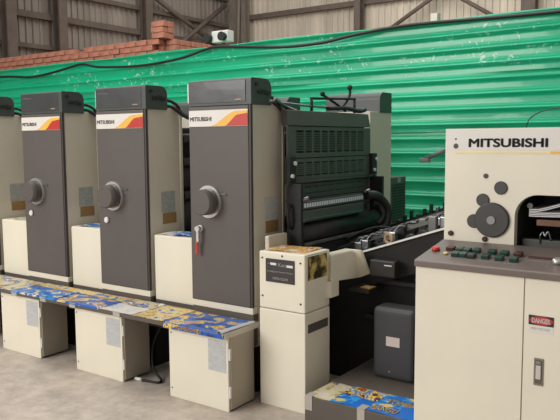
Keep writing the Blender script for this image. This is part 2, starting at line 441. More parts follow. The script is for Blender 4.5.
# ------------------------------------------------------------------ brick stack behind the fence
core = MB().box(-11.0, -6.96, 7.03, 7.9, 2.615, 2.98).box(-11.3, -6.82, 6.9, 8.25, 0, 2.615).build('brick_stack', M['brick'])
tag(core, 'inner mass of the red brick stack behind the green fence', 'bricks', kind='stuff')
bL, bW, bH = .225, .108, .078
bme = MB().box(-bL/2+.004, bL/2-.004, -bW/2, bW/2, 0, bH-.006, .004, 1)
b0 = bme.build('brick', M['brick'])
tag(b0, 'fired red brick laid in the long stack behind the green fence', 'brick', 'bricks stacked behind the fence')
first = [True]
def put_brick(x, y, z, rz, label=None, group=None):
    o = b0 if first[0] else b0.copy()
    if not first[0]: C.objects.link(o)
    first[0] = False
    o.location = (x, y, z); o.rotation_euler = (0, 0, rz)
    if label: o['label'] = label
    if group: o['group'] = group
for k in range(5):
    z = 2.62+k*bH
    n = 18
    for i in range(n):
        x = -6.93-bL/2-i*bL - (bL/2 if k % 2 else 0)
        if k == 4 and (i > 16 or (i*7) % 11 == 5): continue
        put_brick(x+random.uniform(-.006, .006), 6.96+random.uniform(-.008, .008), z, random.uniform(-.03, .03))
    for j in range(9):
        if k == 4 and j > 6: continue
        put_brick(-6.89+random.uniform(-.006, .006), 7.13+j*.115, z, random.uniform(-.03, .03))
for k in range(3):
    for i, (dx, dy) in enumerate(((0, 0), (.0, .115))):
        put_brick(-6.95+random.uniform(-.012, .012), 6.96+dy, 2.62+(5+k)*bH, random.uniform(-.06, .06) , 'red brick in the small pillar piled on top of the brick stack', 'bricks in the small pillar')
for k in range(2):
    for y in (7.3, 7.42):
        pass

# twin lamp unit
lu = thing('emergency_light', 'small white twin lamp unit on a dark post above the green fence', 'light', (-5.62, 6.66, 0))
MB().cyl((0, .08, 0), (0, .08, 2.82), .022, n=10).build('post', M['girt'], lu)
MB().box(-.11, .15, -.03, .09, 2.81, 2.95, .012).build('housing', M['white'], lu)
for x in (-.14, .09):
    l = MB().cyl((x, -.09, 2.87), (x, -.0, 2.87), .055, .045, 16).build('lamp_head', M['black'], lu)

# ------------------------------------------------------------------ printing units
def make_unit():
    r = thing('printing_unit', 'x', 'printing press unit', (0, 3.34, 0), 'printing units of the press')
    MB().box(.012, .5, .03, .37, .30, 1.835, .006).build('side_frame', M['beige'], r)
    sf = r.children[0]
    MB().box(.5, .503, .14, .275, 1.10, 1.245).build('notice_plate', M['notice'], sf)
    MB().box(.5, .503, .15, .285, 1.015, 1.092).build('warning_plate', M['warn'], sf)
    MB().tube([(.508, .33, .96), (.508, .33, 1.78)], .006, 6, sm=False).build('conduit', M['cream'], sf)
    MB().box(0, .487, -.0, .035, .558, 1.818, .006).build('front_panel', M['panel'], r)
    MB().box(.487, .503, .004, .022, .558, 1.83, .003).build('edge_trim', M['trim'], r)
    # colour stripe
    st = MB().box(.004, .485, -.003, .004, 1.692, 1.794).build('brand_stripe', M['offwhite'], r)
    n = 16
    def smooth(t): return t*t*(3-2*t)
    def wave(xa, xb, za, zb, power=1.0): return [(xa+(xb-xa)*i/n, za+(zb-za)*smooth(i/n)) for i in range(n+1)]
    lo = wave(.175, .40, 1.694, 1.784); hi = [(.485, 1.786)]
    MB().prism(lo+hi+[(.485, 1.694)], 'y', -.0045, -.003).build('swoosh', M['orange'], st)
    lo = wave(.30, .415, 1.694, 1.762)
    MB().prism(lo+[(.485, 1.770), (.485, 1.694)], 'y', -.006, -.0045).build('swoosh', M['red'], st)
    lettering('MITSUBISHI', .014, .195, 1.726, 1.753, -.0036, M['ink'], st, bold=.025)
    # top cover with film and rounded back
    pts = [(.0, 1.82), (.0, 1.975), (.008, 1.984), (.15, 1.984)] + [(.15+.06*math.sin(a), 1.924+.06*math.cos(a)) for a in [i*PI/12 for i in range(1, 7)]] + [(.21, 1.82)]
    cp = MB().prism(pts, 'x', 0, .512, .004).build('top_cover', M['cap'], r)
    MB().box(.006, .47, -.004, .002, 1.838, 1.972, .002).build('film', M['film'], cp)
    for y, z, q in ((.05, 1.945, .012), (.075, 1.90, .014), (.105, 1.90, .014), (.14, 1.90, .016), (.17, 1.895, .014)):
        MB().cyl((.508, y, z), (.520, y, z), q, n=10).build('vent_knob', M['black'], cp)
    MB().box(-.028, -.002, .02, .06, 1.845, 1.968, .003).build('side_strip', M['white'], cp)
    MB().box(.39, .44, -.007, -.003, 1.85, 1.857).build('maker_tag', M['tan'], cp)
    lettering('Air Washing Unit', .03, .15, 1.935, 1.944, -.006, M['greytext'], cp)
    # bottom kick strip and plinth
    MB().box(0, .505, .004, .05, .516, .557, .004).build('kick_strip', M['cream'], r)
    MB().box(0, .507, .008, .06, .43, .516, .004).build('plinth', M['plinth'], r)
    # handwheel: chrome ring on the panel, drum standing proud
    hw = MB().cyl((.168, 0, 1.213), (.168, -.092, 1.213), .084, .082, 36, .006).build('handwheel', M['panel'], r)
    MB().annulus((.168, 0, 1.213), .084, .104, -.018, -.0, 0, 2*PI, 44).build('chrome_ring', M['chrome'], hw)
    MB().box(.20, .31, -.012, -.006, 1.262, 1.268).build('pointer', M['steel'], hw)
    MB().cyl((.087, 0, 1.035), (.087, -.016, 1.035), .024, .021, 20, .004).build('lock', M['white'], r)
    # inner machinery, far frame and far cover
    MB().box(.06, .42, .37, 1.55, .30, 1.70, .02).build('cylinder_housing', M['deep'], r)
    cy = MB()
    for z, q in ((.75, .14), (1.05, .14), (1.33, .12), (1.56, .09)): cy.cyl((.26, .38, z), (.26, 1.54, z), q*1.6, n=24)
    for z in (.9, 1.2, 1.45, 1.62): cy.cyl((.47, .38, z), (.47, 1.54, z), .035, n=12)
    cy.build('ink_roller', M['blackgloss'], r)
    MB().box(.012, .505, 1.54, 1.91, .30, 1.825, .006).build('far_frame', M['beige'], r)
    pts2 = [(1.90-y, z) for y, z in pts]
    MB().prism(pts2, 'x', 0, .512, .004).build('far_cover', M['cap'], r)
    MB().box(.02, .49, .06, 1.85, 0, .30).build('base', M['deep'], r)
    hb = MB()
    hb.tube([(.42, .20, 1.88), (.47, .25, 1.89), (.51, .30, 1.86), (.53, .34, 1.80), (.6, .40, 1.77), (.75, .45, 1.76), (.88, .46, 1.77)], .012, 7)
    hb.tube([(.42, .21, 1.85), (.50, .27, 1.84), (.56, .36, 1.77), (.70, .46, 1.72), (.86, .48, 1.68)], .014, 7)
    hb.build('hose', M['rubber'], r)
    return r

u = [None]*4
u[3] = make_unit()
for i in (0, 1, 2): u[i] = copy_tree(u[3])
XU = [-5.81, -4.897, -3.997, -3.09]
lab = ['printing unit cut off by the left photo edge, only its beige side and top showing',
       'tall charcoal printing unit whose wheel overhangs its left edge, farthest fully visible one',
       'middle one of the three charcoal fronted printing units, between its two neighbours',
       'charcoal fronted printing unit with a red tagged key, beside the white nameplate cabinet']
for i in range(4): u[i].location = (XU[i], 3.34, 0); u[i]['label'] = lab[i]
# the nearest unit carries a paler notice
def find(o, n):
    for c in o.children_recursive:
        if c.name.split('.')[0] == n: return c
npl = find(u[3], 'notice_plate'); npl.data = npl.data.copy(); npl.data.materials.clear(); npl.data.materials.append(M['notice_light'])
# the nearest unit's hoses end at the guard; drop its inter-unit hose and give it its own
for ch in list(u[3].children):
    if ch.name.split('.')[0] == 'hose': bpy.data.objects.remove(ch)
hb = MB()
hb.tube([(.42, .2, 1.86), (.5, .22, 1.87), (.52, .32, 1.83), (.545, .40, 1.78)], .014, 7)
hb.tube([(.44, .2, 1.85), (.51, .26, 1.83), (.53, .36, 1.74), (.55, .42, 1.72)], .012, 7)
hb.build('hose', M['rubber'], u[3])
# key with red tag hanging in the nearest unit's lock
key = thing('key', 'silver key with a red tag hanging from the lock of the nearest printing unit', 'key', (-3.003, 3.32, 1.035))
MB().cyl((0, -.022, .0), (0, .0, 0), .018, n=16).box(-.008, .012, -.02, -.008, -.085, .01, .003).build('key_handle', M['chrome'], key)
MB().box(-.022, .002, -.016, -.008, -.17, -.085, .005).build('red_tag', M['red'], key)

# covers between the units
gap_labels = ['cream cover box beside the left edge cut printing unit, plain top',
              'cream cover box between the farthest full unit and the middle unit',
              'cream cover box with blue sheets on top, beside the nearest charcoal unit']
gaps = []
for i in range(3):
    g = thing('gap_cover', gap_labels[i], 'machine cover', (XU[i]+.52, 3.37, 0), 'cover boxes between printing units')
    MB().box(.012, .372, .0, .24, .50, .955, .008).build('cover_body', M['cream'], g)
    MB().box(.0, .372, .01, .3, .30, .50, .006).build('lower_panel', M['plinth'], g)
    gaps.append(g)
def gsheet(x, y, w, d, z, rz, m, name, label, group=None):
    o = MB().grid(lambda a, b: ((a-.5)*w, (b-.5)*d, .004*math.sin(a*5+b*3)+.004), 8, 6, .0012).build(name, m)
    o.location = (x, y, z); o.rotation_euler = (0, 0, rz)
    return tag(o, label, 'paper', group)
gsheet(XU[2]+.78, 3.50, .22, .20, .960, .25, P_CYAN, 'printed_sheet', 'blue printed sheet on the cream cover box beside the nearest unit')
gsheet(XU[2]+.64, 3.47, .15, .16, .957, -.1, P_WHT, 'printed_sheet', 'whitish sheet on cream cover box, left of the blue sheet there')
gsheet(XU[1]+.68, 3.48, .18, .16, .957, .2, P_CYAN, 'printed_sheet', 'small blue sheet on the cream cover box between the two farther units')
gsheet(XU[0]+.70, 3.48, .18, .14, .957, .1, P_MIX, 'printed_sheet', 'pale sheet on the cream cover box at the far left')

# ------------------------------------------------------------------ step with cabinets
stp = thing('step_board', 'long dark edged running step covered in taped prints along the press front', 'step', (-2.53, 3.0, 0))
MB().box(-4.2, 0, 0.0, .345, .456, .486, .004).build('tread', M['plinth'], stp)
MB().box(.0, .004, .0, .335, .452, .486, .001).build('end_cap', M['beige'], stp)
MB().box(-4.2, -.02, .30, .345, .33, .45).build('rear_rail', M['plinth'], stp)
tp = [-.44, -1.03, -1.3, -1.62, -1.83]
for x in (-.44, -.92, -1.37, -1.70, -2.05, -2.5):
    MB().box(x-.035, x+.03, -.003, .0, .454, .490).box(x-.035, x+.03, -.003, .03, .4862, .4875).build('tape', M['tape'], stp)
cab_labels = ['cream step cabinet cut off by the left photo edge',
              'cream step cabinet with grey notice, farthest full one under the running step',
              'cream step cabinet between its two neighbours under the running step, middle of three',
              'cream step cabinet with a pale notice at the near end of the running step']
def make_cabinet():
    c = thing('step_cabinet', 'x', 'cabinet', (0, 3.04, 0), 'step cabinets')
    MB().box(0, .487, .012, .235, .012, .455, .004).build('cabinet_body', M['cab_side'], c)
    d = MB().box(0, .478, -.004, .012, .001, .452, .003).build('door', M['cream'], c)
    sc = MB()
    for z in (.06, .415): sc.cyl((.02, -.006, z), (.02, -.003, z), .005, n=10)
    sc.build('screw', M['ink'], d)
    MB().box(.325, .462, -.0055, -.004, .235, .425).build('notice', M['notice_light'], d)
    for z in (.12, .35): MB().box(.479, .49, -.002, .014, z-.035, z+.035, .002).build('hinge', M['white'], c)
    MB().box(.015, .475, .03, .22, 0, .012).build('kick_base', M['trim'], c)
    return c
cabs = [None]*4
cabs[3] = make_cabinet()
for i in range(3): cabs[i] = copy_tree(cabs[3])
for i, x in enumerate((-5.70, -4.815, -3.925, -3.013)): cabs[i].location = (x, 3.04, 0); cabs[i]['label'] = cab_labels[i]

# prints taped over the step, each draping a little over the front lip
def drape(x0, x1, yb, m, label, flap=.0, seed=0, y0=-.004):
    w = x1-x0; zt = .4885
    def f(a, b):
        L = yb-y0+flap; s_ = b*L
        wob = .0022*math.sin(a*9+seed)+.0015*math.sin(b*11+seed*2)
        if s_ < flap: return (w*(a-.5), y0-.002, zt-(flap-s_)+.0)
        return (w*(a-.5), y0+(s_-flap), zt+abs(wob*.7))
    o = MB().grid(f, 14, 14, .001).build('printed_sheet', m)
    o.location = ((x0+x1)/2, 3.0, 0)
    return tag(o, label, 'paper', 'prints covering the running step')
drape(-3.02, -2.535, .30, P_BLUE, 'blue poster print with yellow figures at the near end of the running step', .036, 1)
drape(-3.30, -3.03, .31, P_YEL, 'yellow and pale print on the step, left of the nearest blue poster', .0, 2)
drape(-3.62, -3.31, .17, P_WHT, 'mostly white sheet lying on the front half of the step', .0, 3)
drape(-3.62, -3.31, .325, P_MIX, 'pale mixed print on the rear half of step behind the white sheet', .0, 3.6, .18)
drape(-4.10, -3.63, .21, P_BLUE, 'dark blue print on the step, between the white sheet and the lighter blue print', .01, 4)
drape(-4.62, -4.11, .21, P_CYAN, 'lighter blue print with yellow on the step under the farthest full unit', .01, 5)
drape(-4.62, -3.63, .32, P_YEL, 'long yellowish print along the rear of the step under the farther units', .0, 5.5, .22)
drape(-5.2, -4.63, .31, P_MIX, 'pale print at far left of the step', .0, 6)
drape(-6.2, -5.21, .31, P_MIX, 'pale print on the step cut by the left photo edge', .0, 7)
# lettering strip on the near poster's front flap and its turned-up white corner
near = [o for o in C.objects if o.get('label', '').startswith('blue poster print')][0]
lettering('TOMBANGU', -.14, .07, .461, .479, -.0085, M['orange'], near, bold=.03)
MB().grid(lambda a, b: (.195+.04*a+.012*b, -.012+.31*b, .489+.012*math.sin(a*PI)*(1-.5*b)), 6, 8, .001).build('curled_edge', M['paper'], near)

# cable and plug on the floor by the near cabinet
fc = thing('floor_cable', 'black cable looping down behind the step cabinets to a plug on the floor', 'cable', (-3.2, 3.2, 0))
MB().tube([(-.13, .16, .40), (-.19, .12, .30), (-.215, .08, .18), (-.16, .03, .06), (-.06, .0, .010), (-.03, -.05, .010), (-.10, -.07, .010), (-.16, -.085, .012)], .008, 8).build('cord', M['rubber'], fc)
MB().cyl((-.15, -.085, .014), (-.21, -.09, .014), .013, .010, 12).build('plug', M['white'], fc)

# ------------------------------------------------------------------ nameplate cabinet beside the nearest unit
nc = thing('nameplate_cabinet', 'tall cream cabinet with black nameplate standing beside nearest printing unit', 'cabinet', (-2.474, 3.266, 0))
W = .329
MB().box(0, W, 0, .275, .0, .597, .006).build('lower_panel', M['cream'], nc)
MB().box(-.0, W, 0, .275, .601, .945, .010, 3).build('upper_cover', M['cream'], nc)
sc = MB()
for x, z in ((.025, .905), (W-.03, .895), (.025, .675), (W-.03, .655), (.17, .925)): sc.cyl((x, -.003, z), (x, .001, z), .006, n=10)
sc.build('screw', M['ink'], nc)
npz = MB().box(.052, .258, -.005, .001, .765, .905, .001).build('nameplate', M['plate'], nc)
MB().box(.088, .13, -.0065, -.005, .868, .882).build('white_bar', M['white'], npz)
MB().box(.205, .248, -.0065, -.005, .862, .876).build('white_bar', M['white'], npz)
lettering('AUTO', .066, .085, .872, .879, -.0055, M['greytext'], npz)
lettering('Kan', .145, .198, .862, .884, -.0055, M['greytext'], npz)
lettering('Intelligent Smart Press', .062, .248, .822, .836, -.0055, M['greytext'], npz)
lettering('MITSUBISHI', .105, .210, .783, .797, -.0055, M['white'], npz, bold=.02)
MB().box(W-.001, W+.002, .03, .25, .478, .53).build('vent_slot', M['panel'], nc)
MB().grid(lambda a, b: (W+.001+.002*math.sin(b*4), .03+.21*a, .79+.150*b), 4, 6, .001).build('side_poster', P_DARKYEL, nc)
MB().box(-.03, .0, .10, .30, .90, 1.02, .008).build('side_bracket', M['beige'], nc)
gsheet(-2.32, 3.41, .27, .22, .9455, .04, P_ORANGE, 'printed_sheet', 'orange and white print lying on top of the nameplate cabinet')

# ------------------------------------------------------------------ delivery guard with grilles (faces +x)
dg = thing('delivery_guard', 'dark slotted guard panels and rollers on the open end of nearest unit', 'machine guard', (-2.5, 3.61, 0))
YL = 1.115
MB().prism([(-.06, 1.695), (.0, 1.695), (-.02, 1.795), (-.07, 1.80)], 'y', .02, YL, .006).build('top_panel', M['guard'], dg)
MB().box(-.07, -.055, .11, YL, .35, 1.70).build('back_plate', M['slot'], dg)
def grille(z0, z1, m, x0=-.015, x1=.0, c0=.10, c1=1.0, ncol=9, nrow=9):
    b = MB()
    zz0, zz1 = z0+.032, z1-.025
    b.box(x0, x1, .005, c0, z0, z1).box(x0, x1, c1, YL-.005, z0, z1).box(x0, x1, c0, c1, z0, zz0).box(x0, x1, c0, c1, zz1, z1)
    cw = (c1-c0)/ncol
    for i in range(1, ncol): b.box(x0, x1, c0+i*cw-.011, c0+i*cw+.011, zz0, zz1)
    rh = (zz1-zz0)/nrow
    for j in range(1, nrow): b.box(x0+.001, x1-.001, c0, c1, zz0+j*rh-.0045, zz0+j*rh+.0045)
    o = b.build('grille_panel', m, dg); return o
grille(1.488, 1.69, M['guard'])
grille(1.335, 1.482, M['guard'], nrow=7)
grille(1.215, 1.318, M['guard'], -.03, -.012, nrow=5)
MB().tube([(.015, -.03, 1.328), (.015, YL+.06, 1.322)], .011, 8, sm=False).build('cross_bar', M['blackgloss'], dg)
for y in (-.02, YL-.02):
    br = MB().box(-.01, .03, y-.0, y+.075, 1.335, 1.50, .006).build('bracket', M['black'], dg)
    for yy, zz in ((.05, 1.455), (.02, 1.375)): MB().cyl((.03, y+yy, zz), (.045, y+yy, zz), .013, n=12).build('bolt', M['white'], br)
for y in (.0, YL+.005):
    MB().box(-.01, .10, y, y+.03, .9, 1.325, .004).build('end_plate', M['black'], dg)
MB().box(-.03, .0, .0, YL, 1.115, 1.21, .01).build('lower_guard', M['guard'], dg)
MB().box(.06, .10, .03, .82, 1.16, 1.21, .006).build('scale_backing', M['guard'], dg)
dgc = dg.children[-1]
MB().box(.10, .103, .035, .815, 1.174, 1.200).build('scale_strip', M['scale'], dgc)
MB().box(.05, .10, .02, .83, 1.078, 1.155, .008).build('bar_cover', M['guard'], dg)
MB().box(.07, .105, .03, .81, 1.082, 1.10, .003).build('rail_bar', M['steel'], dg)
MB().cyl((.03, .032, 1.00), (.03, YL, 1.00), .072, n=28).build('delivery_cylinder', M['blackgloss'], dg)
MB().cyl((.0, .032, .86), (.0, YL, .86), .085, n=28).build('delivery_cylinder', M['black'], dg)
for y in (.03, .86):
    MB().cyl((.07, y, 1.215), (.12, y+.03, 1.235), .014, n=10).build('stop_pin', M['steel'], dg)
MB().tube([(.03, .0, 1.19), (.03, -.035, 1.17), (.03, -.045, 1.11), (.03, -.03, 1.06), (.03, .0, 1.04)], .010, 7).build('hose', M['rubber'], dg)
# rods and handle frame on top
rb = MB()
rb.tube([(-.05, -.13, 1.845), (-.05, .25, 1.832), (-.05, .7, 1.828), (-.05, 1.11, 1.836)], .009, 6)
rb.tube([(-.03, -.10, 1.86), (-.05, .05, 1.82), (-.03, .15, 1.79)], .010, 6)
rb.build('air_pipe', M['steel'], dg)
hb = MB()
hb.tube([(-.05, .36, 1.79), (-.05, .36, 1.882)], .010, 6, sm=False).tube([(-.05, .35, 1.882), (-.05, .96, 1.906)], .010, 6, sm=False).tube([(-.05, .95, 1.80), (-.05, .95, 1.906)], .010, 6, sm=False)
hb.build('handle_frame', M['black'], dg)
hz = MB()
hz.tube([(-.05, .50, 1.915), (-.05, .60, 1.885), (-.04, .72, 1.84), (-.04, .80, 1.81)], .009, 6)
hz.tube([(-.05, .88, 1.98), (-.05, .88, 1.93), (-.05, .82, 1.87), (-.04, .70, 1.82), (-.04, .62, 1.83)], .010, 6)
hz.ball((-.05, .50, 1.92), .018).ball((-.05, .88, 1.985), .02)
hz.tube([(-.04, .55, 1.82), (-.03, .8, 1.83), (-.04, 1.0, 1.815), (-.04, 1.1, 1.83)], .016, 6)
hz.build('hose', M['rubber'], dg)
# thick black hoses at the right hand end of the cylinders
hh = MB()
hh.tube([(.1, .86, 1.20), (.14, .98, 1.18), (.18, 1.05, 1.08), (.18, 1.02, .97), (.14, .95, .93)], .035, 8)
hh.tube([(.12, .92, 1.14), (.14, .99, 1.12), (.17, 1.0, 1.04), (.15, .95, .98)], .022, 8)
hh.build('hose', M['blackgloss'], dg)
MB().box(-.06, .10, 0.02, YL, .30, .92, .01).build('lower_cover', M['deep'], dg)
MB().box(.085, .11, .04, YL-.05, .925, .945, .004).build('wash_up_tray', M['midgrey'], dg)
for z in (.79, .71): MB().cyl((.12, .04, z), (.12, YL-.05, z), .016, n=12).build('guide_shaft', M['midgrey'], dg)

# ------------------------------------------------------------------ delivery conveyor rising to the delivery tower
dc = thing('delivery_conveyor', 'dark inclined delivery conveyor with silver near rail, rising towards the white tower', 'conveyor', (-2.07, 3.87, -.02))
def rail(p, q, w, h, b=None):
    b = b or MB(); p = Vector(p); q = Vector(q); d = q-p; L = d.length
    ang = math.atan2(d.z, d.x)
    b.box(0, L, -w/2, w/2, -h/2, h/2, mtx=Matrix.Translation(p) @ Matrix.Rotation(-ang, 4, 'Y'))
    return b
rail((-.04, 0, .905), (.66, 0, 1.145), .016, .012).build('near_rail', M['white'], dc)
rail((-.04, .02, .79), (.64, .02, 1.026), .02, .22).build('near_side_plate', M['deep'], dc)
for k_ in range(16):
    x_ = -.25+k_*.053; z_ = .93+.36*(x_+.34)+.03
    MB().box(x_-.008, x_+.012, .965, 1.0, z_-.03, z_+.015+.02*(k_ % 3), .003).build('clamp', M['grey_btn'] if k_ % 3 else M['steel'], dc)
rail((-.34, 1.0, .93), (.60, 1.0, 1.27), .03, .045).build('far_rail', M['black'], dc)
rail((-.34, .42, .90), (.62, .42, 1.235), .025, .03).build('chain_guide', M['midgrey'], dc)
rail((-.34, .22, .875), (.62, .22, 1.20), .02, .025).build('chain_guide', M['midgrey'], dc)
rail((-.34, .70, .92), (.62, .70, 1.255), .025, .03).build('chain_guide', M['black'], dc)
def zin(x, y): return .955+.345*x + .05*y
for i in range(9):
    x = -.28+i*.103
    sb = MB().cyl((x, .03, zin(x, .03)-.055), (x, .98, zin(x, 1)-.055), .014, n=10).build('shaft', M['steel'] if i in (2, 5, 7) else M['midgrey'], dc)
    for j in range(6):
        y = .08+j*.155+(i % 2)*.05
        q = zin(x, y)-.05
        MB().cyl((x, y, q), (x, y+.045, q), .034+.010*((i*3+j) % 3), n=14).build('sheet_wheel', M['grey_btn'] if (i+j) % 3 else M['rubber'], sb)
rg = random.Random(4)
for k in range(44):
    x = -.28+rg.random()*.85; y = .05+rg.random()*.85
    q = zin(x, y)+.01
    gb = MB().box(x-.025, x+.025, y-.02, y+.02, q-.05, q+.02+.012*(k % 3), .006)
    gb.tube([(x, y, q+.01), (x+.03, y+.02, q+.055), (x+.06, y+.05, q+.05)], .006, 6)
    gb.build('gripper', M['steel'] if k % 3 == 0 else M['midgrey'] if k % 2 else M['black'], dc)
MB().ring((.13, .05, 1.0), (0.35, 1, 0), .030, .010, 24, 8).build('tan_ring', M['tan'], dc)
hb = MB()
hb.tube([(-.33, .3, .93), (-.2, .5, 1.0), (.0, .6, .99), (.2, .8, 1.06)], .010, 7)
hb.tube([(-.3, .1, .88), (-.1, .2, .965), (.05, .35, .97), (.25, .3, 1.07)], .008, 7)
hb.build('hose', M['rubber'], dc)

# dark body under the conveyor
db = thing('delivery_stand', 'black open frame in shadow beneath the inclined delivery conveyor', 'machine frame', (-2.0, 3.95, 0))
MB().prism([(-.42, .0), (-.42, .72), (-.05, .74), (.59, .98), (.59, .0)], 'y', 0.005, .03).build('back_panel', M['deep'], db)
for z in (.46, .70): MB().box(-.10, .59, -.04, .0, z-.012, z+.012).build('rail', M['black'], db)
MB().box(-.12, .02, -.22, -.02, .655, .675).build('ledge', M['black'], db)
dsp = MB().box(.0, .17, -.17, -.10, .76, .86, .006).build('display_box', M['blackgloss'], db)
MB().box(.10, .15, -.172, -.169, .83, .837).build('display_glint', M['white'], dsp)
tag(MB().box(-2.06, -1.99, 3.77, 3.84, .676, .682).build('paper_scrap', P_ORANGE), 'scrap of orange and white paper on a dark ledge below the beige hand guard', 'paper')

# beige hand guard at the foot of the conveyor
hg = thing('hand_guard', 'small beige slanted guard box at foot of the delivery conveyor', 'machine guard', (-2.13, 3.52, 0))
def quadprism(bot, top, b=None):
    t = bmesh.new()
    A = [t.verts.new(p) for p in bot]; B = [t.verts.new(p) for p in top]
    t.faces.new(A[::-1]); t.faces.new(B)
    n = len(bot)
    for i in range(n): t.faces.new((A[i], A[(i+1) % n], B[(i+1) % n], B[i]))
    bmesh.ops.recalc_face_normals(t, faces=t.faces[:])
    bmesh.ops.bevel(t, geom=t.edges[:], offset=.006, segments=2, affect='EDGES')
    b = b or MB(); b._merge(t); return b
# (local origin -2.13, 3.52)
quadprism([(.010, -.012, .750), (.020, .335, .724), (.088, .345, .752), (.088, .365, .752), (-.06, .365, .752), (-.06, .06, .752)],
          [(.010, -.012, .916), (.010, .258, .909), (.068, .262, .912), (.068, .285, .912), (-.06, .285, .912), (-.06, .06, .914)]).build('guard_box', M['cream'], hg)
MB().box(-.05, .012, -.01, .085, .652, .752, .003).build('bracket_foot', M['cream'], hg)

# motor cover on the low step
mc = thing('motor_cover', 'upright graphite motor cover with pale label standing on the low step', 'motor', (-1.895, 3.62, .18))
MB().box(0, .27, 0, .16, 0, .432, .035, 4).build('cover_shell', M['motor'], mc)
MB().box(.092, .180, -.002, .003, .205, .262, .001).build('pale_label', M['pale_label'], mc)
MB().cyl((.115, -.002, .05), (.115, .003, .05), .006, n=10).build('screw', M['steel'], mc)

# low step in front of the conveyor
ls = thing('low_step', 'low grey step with taped blue prints beside the console, below the conveyor', 'step', (-2.06, 3.13, 0))
MB().box(0, .665, 0, .81, 0, .178, .005).build('platform', M['plinth'], ls)
for x in (.005, .335):
    MB().box(x, x+.045, -.003, 0, .10, .182).box(x, x+.045, -.003, .06, .1815, .1825).build('tape', M['tape'], ls)
def lowsheet(x0, x1, y0, y1, m, label, z=.1785, rz=0):
    o = MB().grid(lambda a, b: ((a-.5)*(x1-x0), (b-.5)*(y1-y0), .0015*math.sin(a*7+b*5)+.002), 10, 8, .0008).build('printed_sheet', m)
    o.location = ((x0+x1)/2, (y0+y1)/2, z); o.rotation_euler = (0, 0, rz)
    return tag(o, label, 'paper', 'prints taped on the low step')
lowsheet(-2.045, -1.90, 3.135, 3.40, P_MIX, 'pale print at left end of the low step')
s1 = lowsheet(-1.90, -1.68, 3.135, 3.27, P_SKY, 'plain bright blue print at the front of the low step, left of the tape')
lowsheet(-1.90, -1.68, 3.272, 3.41, P_FIG, 'print with many small coloured figures at the rear of the low step')
s2 = lowsheet(-1.678, -1.398, 3.135, 3.41, P_SKY, 'large bright blue print with yellow lettering on the low step beside the console')
def flat_text(body, x0, x1, y0, y1, z, m, parent, bold=.03):
    o = lettering(body, x0, x1, y0, y1, 0, m, parent, depth=.0006, bold=bold)
    for v in o.data.vertices: v.co = (v.co.x, v.co.z, z - v.co.y)
    return o
flat_text('BANGU', -.13, .02, -.11, -.05, .0045, M['orange'], s2)
flat_text('TOMBA', -.10, .08, .01, .07, .0045, M['orange'], s2)

# dark louvered box by the far frame
lv = thing('louvered_box', 'tall dark louvered electrical box beyond the press, against the green fence', 'electrical box', (-2.6, 5.285, 0))
MB().box(-.15, 0, 0, .29, 0, 1.282, .006).build('box_body', M['guard'], lv)
lb = MB()
for i in range(14): lb.box(0, .006, .03, .26, .90+i*.024, .910+i*.024)
lb.build('louver', M['slot'], lv)
MB().box(0, .003, .12, .18, 1.235, 1.277).build('label_plate', M['greytext'], lv)

# ------------------------------------------------------------------ delivery tower (white panel with maker's name)
PX0, PX1, PY, PZ0, PZ1 = -1.388, .25, 3.455, .55, 1.655
dt = thing('delivery_tower', "white delivery end panel lettered MITSUBISHI with round dark covers, above the console", 'printing press unit', (PX0, PY, 0))
def L_(x): return x-PX0
def rrect(x0, x1, z0, z1, r, n=8):
    out = []
    for cx, cz, a0 in ((x1-r, z1-r, 0), (x0+r, z1-r, PI/2), (x0+r, z0+r, PI), (x1-r, z0+r, 1.5*PI)):
        for i in range(n+1): out.append((cx+r*math.cos(a0+i*PI/2/n), cz+r*math.sin(a0+i*PI/2/n)))
    return out
hole = []
x0, x1, z0, z1, r = L_(-1.022), L_(-.3), .98, 1.328, .11
for cx, cz, a0, rr in ((x1-r, z1-r, 0, r), (x0+r, z1-r, PI/2, r), (x0+.01, z0+.01, PI, .01), (x1-.01, z0+.01, 1.5*PI, .01)):
    for i in range(9): hole.append((cx+rr*math.cos(a0+i*PI/16), cz+rr*math.sin(a0+i*PI/16)))
holed_plate([(0, PZ0), (L_(PX1), PZ0), (L_(PX1), PZ1), (0, PZ1)], [hole], 0, .05, 'front_panel', M['cream'], dt)
fp = dt.children[0]
MB().box(.004, L_(PX1), -.0015, .001, 1.545, PZ1-.004).build('header_strip', M['offwhite'], fp)
MB().box(.05, L_(PX1), -.002, .001, 1.527, 1.537).build('yellow_line', M['yellowline'], fp)
MB().box(L_(-.86), L_(PX1), -.003, -.001, 1.529, 1.540).build('orange_line', M['orange'], fp)
lettering('MITSUBISHI', L_(-1.264), L_(-.872), 1.5595, 1.6045, -.0022, M['ink'], fp, bold=.04, depth=.0015)
# recess lining and contents
MB().box(x0-.02, x0, .05, .55, z0-.02, z1+.02).box(x1, x1+.02, .05, .55, z0-.02, z1+.02).box(x0, x1, .05, .55, z1, z1+.02).box(x0, x1, .05, .55, z0-.02, z0).box(x0, x1, .55, .57, z0, z1).build('recess_lining', M['cover'], dt)
MB().cyl((x0+.045, .10, 1.265), (x0+.045, .16, 1.265), .014, n=12).build('recess_bolt', M['steel'], dt)
MB().box(x0+.02, x1-.02, .07, .12, 1.03, 1.10, .004).build('lower_bar', M['guard'], dt)
for k in range(6):
    xx = x0+.11+k*.1
    MB().tube([(xx, .07, 1.08), (xx, .062, 1.12), (xx+.012, .068, 1.14), (xx+.024, .062, 1.12), (xx+.036, .065, 1.145), (xx+.05, .07, 1.10)], .004, 6).build('gripper', M['steel'], dt)
MB().box(0, .02, .05, .6, PZ0, PZ1, .004).build('side_panel', M['beige'], dt)
MB().box(L_(PX1)-.02, L_(PX1), .05, .6, PZ0, PZ1, .004).build('side_panel', M['beige'], dt)
